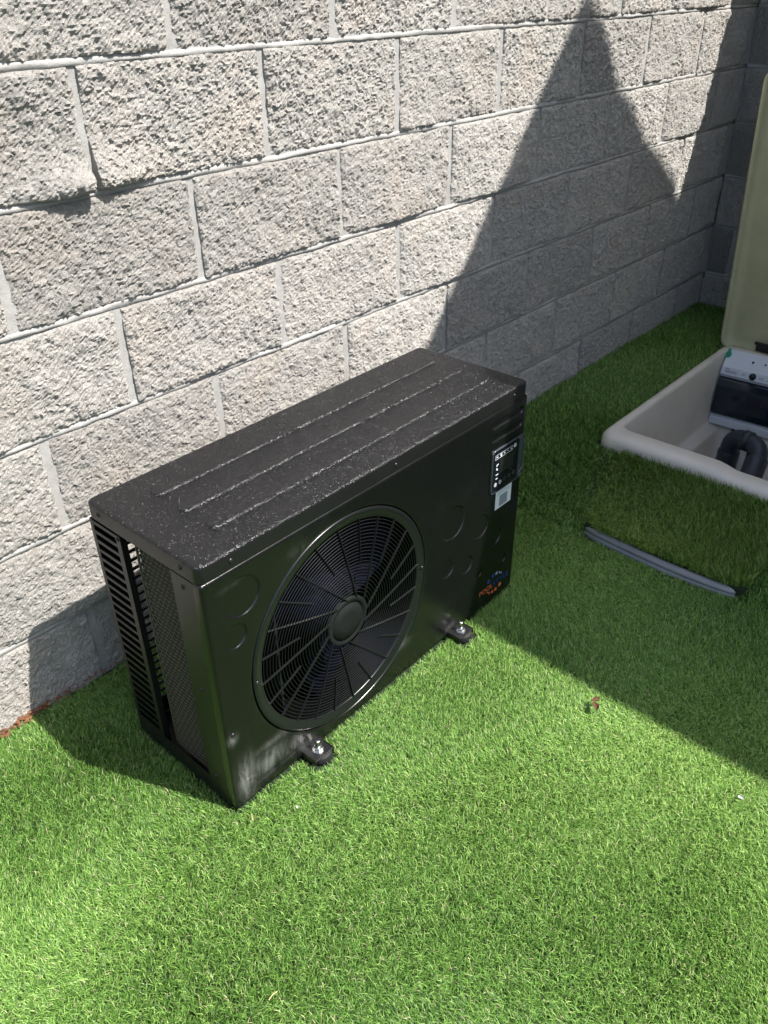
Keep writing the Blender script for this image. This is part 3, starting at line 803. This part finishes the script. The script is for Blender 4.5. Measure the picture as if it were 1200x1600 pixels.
# lid: tray standing up at the far side
lid_h, lid_w = 0.995, 0.86
def ll(i, r_, x): return [(x, a, c) for a, c in rrect(-lid_w + i, -i, i, lid_h - i, r_, 8, 6)]
lid = MB().loft([ll(.004, .05, .036), ll(0, .054, .030), ll(0, .054, .004), ll(.003, .052, 0.0), ll(.012, .045, 0.0), ll(.015, .043, .004), ll(.020, .04, .020), ll(.045, .03, .023), ll(.062, .02, .0200)], True, True, True)
lo_ = lid.build('lid', M_LID, PB, (2.795, -0.296, 0.040), (R(-3.6), R(2.0), 0))
# hinge
MB().box((2.775, -0.52, 0.080), (2.800, -0.44, 0.104), .002).tube([(2.792, -.53, .104), (2.792, -.43, .104)], .006, 10).build('hinge', M_DARK, PB)

# electrical cabinet on the far inner wall
EC = empty('electrical_cabinet', (2.64, -0.372, -0.2))
tag(EC, 'white electrical cabinet with smoked door inside the sunken box', 'electrical cabinet')
cw = 0.40
EC.rotation_euler = (0, R(3), R(3))
def side_prof(mm, pr, ya, yb):
    k = len(pr); mm.add([(x, ya, z) for x, z in pr] + [(x, yb, z) for x, z in pr], [tuple(range(k)), tuple(range(k, 2 * k))[::-1]] + [(i, (i + 1) % k, (i + 1) % k + k, i + k) for i in range(k)]); return mm
mm = MB(); side_prof(mm, [(0.012, 0.0), (0.085, 0.0), (0.085, 0.285), (0.058, 0.292), (0.010, 0.238), (0.004, 0.210), (0.014, 0.200), (0.014, 0.040), (0.002, 0.032), (0.002, 0.006)], 0, -cw)
mm.build('housing', M_WHITE, EC)
# smoked curved door
dp = [(0.013, 0.042), (0.002, 0.050), (-0.004, 0.075), (-0.006, 0.12), (-0.004, 0.165), (0.002, 0.190), (0.013, 0.198)]
mm = MB(); side_prof(mm, dp, -0.0005, -cw + 0.0005); mm.build('door', M_SMOKE, EC)
for (ya, yb, za, zb) in ((-.065, -.090, .118, .140), (-.115, -.170, .110, .150), (-.200, -.222, .115, .140), (-.235, -.275, .105, .150)):
    MB().box((-0.0085, yb, za), (-0.0062, ya, zb), .0008).build('breaker', simple('dim_breaker', (0.012, 0.014, 0.024), 0.4), EC)
for yk in (-0.118, -0.228, -0.330):
    MB().lathe([(0.0, -0.008), (0.010, -0.008), (0.0125, -0.004), (0.0125, 0.006)], 24, 'X', (0.006, yk, 0.224)).build('knob', M_SCREW, EC)
def strip(y0_, y1_, z0_, z1_, name, mat):
    mm = MB(); pz = lambda z: 0.004 + (0.010 - 0.004) * (z - 0.210) / 0.028 - 0.0006
    mm.add([(pz(z0_), y0_, z0_), (pz(z0_), y1_, z0_), (pz(z1_), y1_, z1_), (pz(z1_), y0_, z1_)], [(0, 1, 2, 3)]); return mm.build(name, mat, EC, recalc=False)
M_TXT = simple('grey_cabinet_print', (0.24, 0.25, 0.28), 0.6)
for (a, b_, z_) in ((-.014, -.030, .231), (-.014, -.062, .226), (-.014, -.055, .2225), (-.014, -.060, .219), (-.078, -.092, .227), (-.078, -.090, .221), (-.140, -.160, .227), (-.140, -.158, .221), (-.172, -.196, .227), (-.172, -.192, .221)):
    strip(a, b_, z_ - .0012, z_ + (.0018 if z_ > .23 else .0006), 'printed_text', M_TXT)
for (xx, yy, ra) in ((.036, -.10, .004), (.038, -.145, .004)):
    MB().lathe([(0.0, 0.003), (ra, 0.003), (ra, -0.004)], 12, 'Z', (xx, yy, 0.2675)).build('fixing_hole', M_DARK, EC)
for i, (yy, dx) in enumerate(((-.095, .02), (-.135, .03), (-.175, .01))):
    c = MB().tube([(2.66 + dx * .3, -.372 + yy, -.199), (2.655, -.372 + yy, -.28), (2.64 - dx, -.38 + yy, -.38), (2.60 - dx, -.39 + yy, -.499)], .0065, 8).build('power_cable', M_RUBBER)
    tag(c, ('black cable hanging below the cabinet, nearest the left tub wall', 'black cable below the cabinet, middle of three', 'black cable below the cabinet, rightmost of three')[i], 'cable', 'cables under the electrical cabinet')
# pipes
def bend(pts, rad):
    """rounded polyline"""
    pts = [Vector(p) for p in pts]; out = [pts[0]]
    for i in range(1, len(pts) - 1):
        a = (pts[i - 1] - pts[i]).normalized(); b_ = (pts[i + 1] - pts[i]).normalized()
        p0 = pts[i] + a * rad; p1 = pts[i] + b_ * rad
        for k in range(9):
            t = k / 8; out.append(p0 * (1 - t) ** 2 + pts[i] * 2 * t * (1 - t) + p1 * t * t)
    out.append(pts[-1]); return out
PI = empty('pipe_bend', (2.33, -0.6, -0.45))
tag(PI, 'dark grey plastic pipe bend looping inside the sunken equipment box', 'pipe')
m = MB().tube([p - Vector((2.33, -0.6, -0.45)) for p in bend([(2.36, -.560, -.44), (2.36, -.560, -.075), (2.335, -.672, -.075), (2.13, -.700, -.24)], .052)], .032, 20)
m.build('pipe', M_PIPE, PI)
def collar(p, q, r_):
    p, q = Vector(p) - Vector((2.33, -0.6, -0.45)), Vector(q) - Vector((2.33, -0.6, -0.45))
    d = (q - p); MB().tube([p, p + d * .04, p + d * .96, q], r_, 20, radii=[r_ - .003, r_, r_, r_ - .003]).build('coupling', M_PIPE, PI)
collar((2.36, -.560, -.26), (2.36, -.560, -.135), .0375); collar((2.30, -.677, -.103), (2.225, -.687, -.163), .0375)
collar((2.351, -.602, -.075), (2.345, -.630, -.075), .0362)
WP = empty('water_pump', (2.30, -0.60, -0.5)); tag(WP, 'black water pump half hidden at the bottom of the equipment box', 'pump')
MB().lathe([(0.0, 0.0), (.075, .0), (.085, .02), (.085, .13), (.07, .155), (.03, .16), (0, .16)], 28, 'Z', (.08, .0, .03)).build('strainer', M_DARK, WP)
MB().tube([(-.25, -.16, .12), (-.06, -.09, .12)], .065, 24).build('motor', M_DARK, WP)
MB().box((-.35, -.40, 0.001), (.33, .17, .03), .004).build('base', M_DARK, WP)
MB().box((.105, -.075, .19), (.135, -.03, .235), .004).build('valve_tag', M_WHITE, WP)
MB().tube([(.01, .10, .16), (.10, .02, .20), (.14, -.02, .19)], .006, 8).build('lead', M_RUBBER, WP)
# green clip in the corner
gc = MB().lathe([(0.0, 0.0), (.011, .0), (.012, .010), (.010, .030), (.006, .040), (.005, .050), (0, .052)], 16, 'Z').build('cable_clip', M_GREEN, None, (2.700, -0.372, 0.046), (0.05, -0.1, 0))
tag(gc, 'small green plastic clip in the corner behind the white cabinet', 'clip')

# ------------------------------------------------------------------ turf covered access panel in front of the box
AP = empty('access_panel', (1.32, -0.56, 0.0)); tag(AP, 'turf covered cover panel with grey edging lying before the sunken box', 'cover panel')
AX, AY = 0.455, -0.41
def az(x): return 0.038 + 0.010 * x / AX
def yl(x): return 0.028 + 0.105 * (x - 0.045) / 0.41          # left edge of the panel runs away at a slant
NXs = 8; V = []
for i in range(NXs + 1):
    x = 0.045 + (AX - 0.045) * i / NXs
    V += [(x, yl(x), .012), (x, yl(x), az(x)), (x, AY, az(x)), (x, AY, .012)]
F = [(4 * i + k, 4 * i + (k + 1) % 4, 4 * i + 4 + (k + 1) % 4, 4 * i + 4 + k) for i in range(NXs) for k in range(4)] + [(0, 1, 2, 3), (4 * NXs + 3, 4 * NXs + 2, 4 * NXs + 1, 4 * NXs)]
MB().add(V, F).build('backing_board', M_LAWN, AP)
path = [(1.400, -.526), (1.382, -.528), (1.369, -.535), (1.361, -.548), (1.3565, -.570), (1.352, -.62), (1.346, -.70), (1.3425, -.77), (1.343, -.83), (1.347, -.88), (1.354, -.925), (1.361, -.944), (1.372, -.957), (1.390, -.963)]
dense = []
for a_, b_ in zip(path[:-1], path[1:]):
    for k in range(4): dense.append((a_[0] + (b_[0] - a_[0]) * k / 4, a_[1] + (b_[1] - a_[1]) * k / 4))
dense.append(path[-1])
prf = [(-.016, .006), (.003, .006), (.0045, .010), (.0045, .021), (.0012, .0225), (.0012, .0245), (.0036, .0262), (.0030, .0315), (-.0015, .0358), (-.0080, .0380), (-.0150, .0375)]
L = []
for k, (px_, py_) in enumerate(dense):
    a_ = dense[max(0, k - 2)]; b_ = dense[min(len(dense) - 1, k + 2)]
    tx, ty = b_[0] - a_[0], b_[1] - a_[1]; l_ = math.hypot(tx, ty); nx_, ny_ = ty / l_, -tx / l_
    t = k / (len(dense) - 1); sink = 0.010 * max(0.0, (t - 0.55) / 0.45) ** 1.5
    L.append([(px_ + nx_ * o_ - 1.32, py_ + ny_ * o_ + .56, z_ - sink) for o_, z_ in prf])
MB().loft(L, True, True, True).build('edging_strip', M_EDGE, AP)

# ------------------------------------------------------------------ artificial grass
def blades(px, py, pz, ln, wd, lean, seed, tone_shift=0.0):
    g = np.random.default_rng(seed); n = len(px)
    az_ = g.uniform(0, 2 * np.pi, n)
    # loose nap: neighbouring blades lean together in swirls
    sw = 2.2 + 1.4 * np.sin(px * 5.1 + 1.3 * np.sin(py * 7.3)) + 1.1 * np.sin(py * 6.2 + px * 2.7)
    k = g.uniform(0, 1, n) < 0.42
    az_ = np.where(k, sw + g.normal(0, 0.7, n), az_)
    le = np.clip(lean + 0.13 * np.sin(px * 6.7 + 2.0 * np.sin(py * 4.1)) + 0.10 * np.sin(py * 9.0 - px * 4.0) + g.normal(0, 0.24, n), 0.1, 1.35)
    L = ln * g.uniform(0.7, 1.25, n)
    d = np.stack([np.cos(az_), np.sin(az_)], -1)
    l1 = le * 0.55; l2 = np.minimum(le * 1.55, 1.65)
    p0 = np.stack([px, py, pz], -1)
    m1 = p0 + np.concatenate([d * (np.sin(l1) * L * 0.55)[:, None], (np.cos(l1) * L * 0.55)[:, None]], 1)
    m2 = m1 + np.concatenate([d * (np.sin(l2) * L * 0.45)[:, None], (np.cos(l2) * L * 0.45)[:, None]], 1)
    wa = az_ + np.pi / 2 + g.normal(0, 0.6, n)
    s = np.stack([np.cos(wa), np.sin(wa), g.normal(0, .15, n)], -1) * (wd * g.uniform(.75, 1.25, n))[:, None] * 0.5
    V = np.stack([p0 - s, p0 + s, m1 + s * .95, m1 - s * .95, m2], 1).reshape(-1, 3)
    pat = 0.10 * np.sin(px * 3.3 + 2 * np.sin(py * 2.1)) + 0.07 * np.sin(py * 8.3 + px * 5.2)
    tone = np.clip(g.beta(1.5, 1.5, n) * 0.92 + pat + tone_shift, 0.0, 0.93)
    tone = np.where(g.uniform(0, 1, n) < 0.025, 0.97, tone)
    return V, np.repeat(tone, 5)
def blade_object(name, parts, mat, parent=None):
    V = np.concatenate([p[0] for p in parts]); T = np.concatenate([p[1] for p in parts]); n = len(V) // 5
    me = bpy.data.meshes.new(name)
    me.vertices.add(len(V)); me.vertices.foreach_set('co', V.astype(np.float32).ravel())
    b = (np.arange(n) * 5)[:, None]
    loops = (b + np.array([[0, 1, 2, 3, 3, 2, 4]])).ravel()
    me.loops.add(len(loops)); me.loops.foreach_set('vertex_index', loops.astype(np.int32))
    st_ = np.stack([np.arange(n) * 7, np.arange(n) * 7 + 4], -1).ravel(); tt = np.tile([4, 3], n)
    me.polygons.add(2 * n); me.polygons.foreach_set('loop_start', st_.astype(np.int32)); me.polygons.foreach_set('loop_total', tt.astype(np.int32))
    at = me.attributes.new('tone', 'FLOAT', 'POINT'); at.data.foreach_set('value', T.astype(np.float32))
    me.update(calc_edges=True)
    return link(name, me, mat, parent)
cy_, sy_ = math.cos(HP.rotation_euler.z), math.sin(HP.rotation_euler.z)
def allowed(x, y):
    u = (x - 0.156) * cy_ + (y + 0.516) * sy_; d = -(x - 0.156) * sy_ + (y + 0.516) * cy_
    ok = ~((u > -0.004) & (u < W + 0.004) & (d > -0.006) & (d < D + 0.004))
    for u0 in (0.191, 0.655):
        ok &= ~((np.abs(u - u0) < 0.031) & (d > -0.056) & (d < 0.02))
    ok &= ~((x > PBX0 - .004) & (x < PBX1 + .004) & (y > PBY0) & (y < PBY1 + .004))
    ok &= ~((x > 1.338) & (x < 1.78) & (y < -0.538 + 0.25 * (x - 1.36)) & (y > -0.960) & (x > 1.345 + 0.25 * np.clip(-0.935 - y, 0, 1)))
    ok &= (y < -0.008 - 0.010 * np.sin(x * 9) ** 2 * (x < 0.3)) & (x < 3.235)
    ok &= ~((x > 1.38) & (y < -1.47))
    return ok
Cq = np.array([-0.3748, -1.3749, 1.3004]); rq, uq, fq = (np.array(v_[:]) for v_ in (_r, _u, _f))
def inframe(x, y, mrg=1.06):
    d = np.stack([x, y, np.zeros_like(x)], -1) - Cq; z = d @ fq
    return (np.abs(d @ rq / z) < mrg * 600 / 1283.8) & (np.abs(d @ uq / z) < mrg * 800 / 1283.8) & (z > 0)
parts = []
def scatter(n, x0, x1, y0, y1, seed, cond):
    g = np.random.default_rng(seed); x = g.uniform(x0, x1, n); y = g.uniform(y0, y1, n)
    k = allowed(x, y) & cond(x, y); return x[k], y[k]
A_ = (3.25 + 1.2) * 1.75
x, y = scatter(int(250000 * A_), -1.2, 3.25, -1.75, 0, 1, lambda x, y: inframe(x, y) & (x < 1.35))
parts.append(blades(x, y, gz(x), 0.0185, 0.00105, 0.82, 21))
x, y = scatter(int(100000 * A_), -1.2, 3.25, -1.75, 0, 2, lambda x, y: inframe(x, y) & (x >= 1.35))
parts.append(blades(x, y, gz(x), 0.024, 0.0016, 0.68, 22))
x, y = scatter(int(22000 * A_), -1.2, 3.25, -1.75, 0, 3, lambda x, y: ~inframe(x, y))
parts.append(blades(x, y, gz(x), 0.023, 0.0030, 0.78, 23))
tf = blade_object('artificial_grass', parts, M_TURF)
tag(tf, 'short bright green artificial grass covering the ground', 'grass', kind='stuff')
g = np.random.default_rng(5); n = 30000
xx = g.uniform(0.036, AX - .006, n); yy = AY - .006 + g.uniform(0, 1, n) * (yl(xx) + .012 - AY)
keep = xx > 0.040 + 0.020 * np.clip((yy + 0.02) / 0.05, 0, 1) + 0.02 * np.clip((-0.37 - yy) / 0.04, 0, 1) - 0.014 * np.sin(np.clip((yy - .03) / (AY - .03), 0, 1) * np.pi)
xx, yy = xx[keep], yy[keep]
pt = blades(xx + 1.32, yy - 0.56, az(xx), 0.030, 0.0015, 0.66, 31)
V_ = pt[0] - np.array([1.32, -0.56, 0.0])
ap_t = blade_object('turf_pile', [(V_, pt[1])], M_TURF2, AP); ap_t['kind'] = 'stuff'

# ------------------------------------------------------------------ small things on the lawn
def leaf(name, loc, s_, rz, label, mat=M_LEAF, cat='leaf', seed=1, grp=None):
    g = random.Random(seed); V = []; F = []
    nu, nv = 7, 5
    for i in range(nu):
        t = i / (nu - 1); wv = math.sin(math.pi * min(1, t * 1.02 + .02)) ** .7
        for j in range(nv):
            q = (j / (nv - 1) - .5) * 2
            V.append((s_ * (t - .5), s_ * .30 * wv * q, s_ * (.16 * q * q + .14 * math.sin(t * 5 + g.uniform(-.4, .4)) * (.4 + abs(q)) + .05 * g.uniform(-1, 1))))
    b = len(V)
    V += [(x_, y_, z_ - .0006) for x_, y_, z_ in V]
    for i in range(nu - 1):
        for j in range(nv - 1):
            a = i * nv + j; F.append((a, a + nv, a + nv + 1, a + 1)); F.append((b + a, b + a + 1, b + a + nv + 1, b + a + nv))
    o = link(name, mesh(name, V, F, True), mat, None, loc, (g.uniform(-.4, .4), g.uniform(-.4, .4), rz))
    tag(o, label, cat, grp); return o
leaf('dry_leaf', (0.807, -0.885, 0.026), 0.022, 0.9, 'larger crumpled brown dry leaf on sunlit grass below the shadow edge', seed=3)
leaf('dry_leaf', (0.820, -0.878, 0.028), 0.018, 2.3, 'small reddish dry leaf lying against the larger brown leaf', seed=4)
leaf('dry_leaf', (0.886, -0.915, 0.023), 0.013, 0.2, 'tiny brown dry leaf right at the edge of the lawn shadow', seed=6)
leaf('paper_scrap', (0.786, -1.200, 0.022), 0.013, 1.2, 'tiny white paper scrap on the sunlit grass at the right edge', M_LITTER, 'paper scrap', 7)
leaf('paper_scrap', (0.228, -0.600, 0.024), 0.006, 1.2, 'white fleck on the grass just in front of the heat pump corner', M_LITTER, 'paper scrap', 9)
def straw(loc, l_, rz, label, seed):
    g = random.Random(seed)
    o = MB().tube([(-l_ / 2, 0, 0), (0, l_ * .06, .002), (l_ / 2, 0, .001)], .0009, 6).build('dry_straw', M_STRAW, None, loc, (0, .1, rz))
    tag(o, label, 'straw'); return o
straw((0.160, -0.556, 0.024), 0.016, 1.0, 'dry straw standing in the grass below the front corner of heat pump', 1)
straw((-0.024, -0.818, 0.024), 0.017, 0.0, 'dry straw on the grass near the bottom edge, left of centre', 2)
# soil crumbs along the foot of the wall, left
g = np.random.default_rng(77); mm = MB()
for i in range(300):
    x_ = g.choice([-.55, -.3, -.12, -.03, .02, .05, .16]) + g.normal(0, .05); y_ = -0.008 - abs(g.normal(0, .007)); r_ = g.uniform(.0015, .0048) * (1.2 if x_ < .06 else .7)
    z_ = 0.010 + g.uniform(0, .014)
    pts = []
    for (a_, b_, c_) in ((1, 0, 0), (-1, 0, 0), (0, 1, 0), (0, -1, 0), (0, 0, 1), (0, 0, -1)):
        k_ = r_ * g.uniform(.6, 1.3); pts.append((x_ + a_ * k_ * 1.3, y_ + b_ * k_, z_ + c_ * k_))
    mm.add(pts, [(0, 2, 4), (2, 1, 4), (1, 3, 4), (3, 0, 4), (2, 0, 5), (1, 2, 5), (3, 1, 5), (0, 3, 5)])
so_ = mm.build('soil_crumbs', M_SOIL); tag(so_, 'red brown soil crumbs along the foot of the wall', 'soil', kind='stuff')
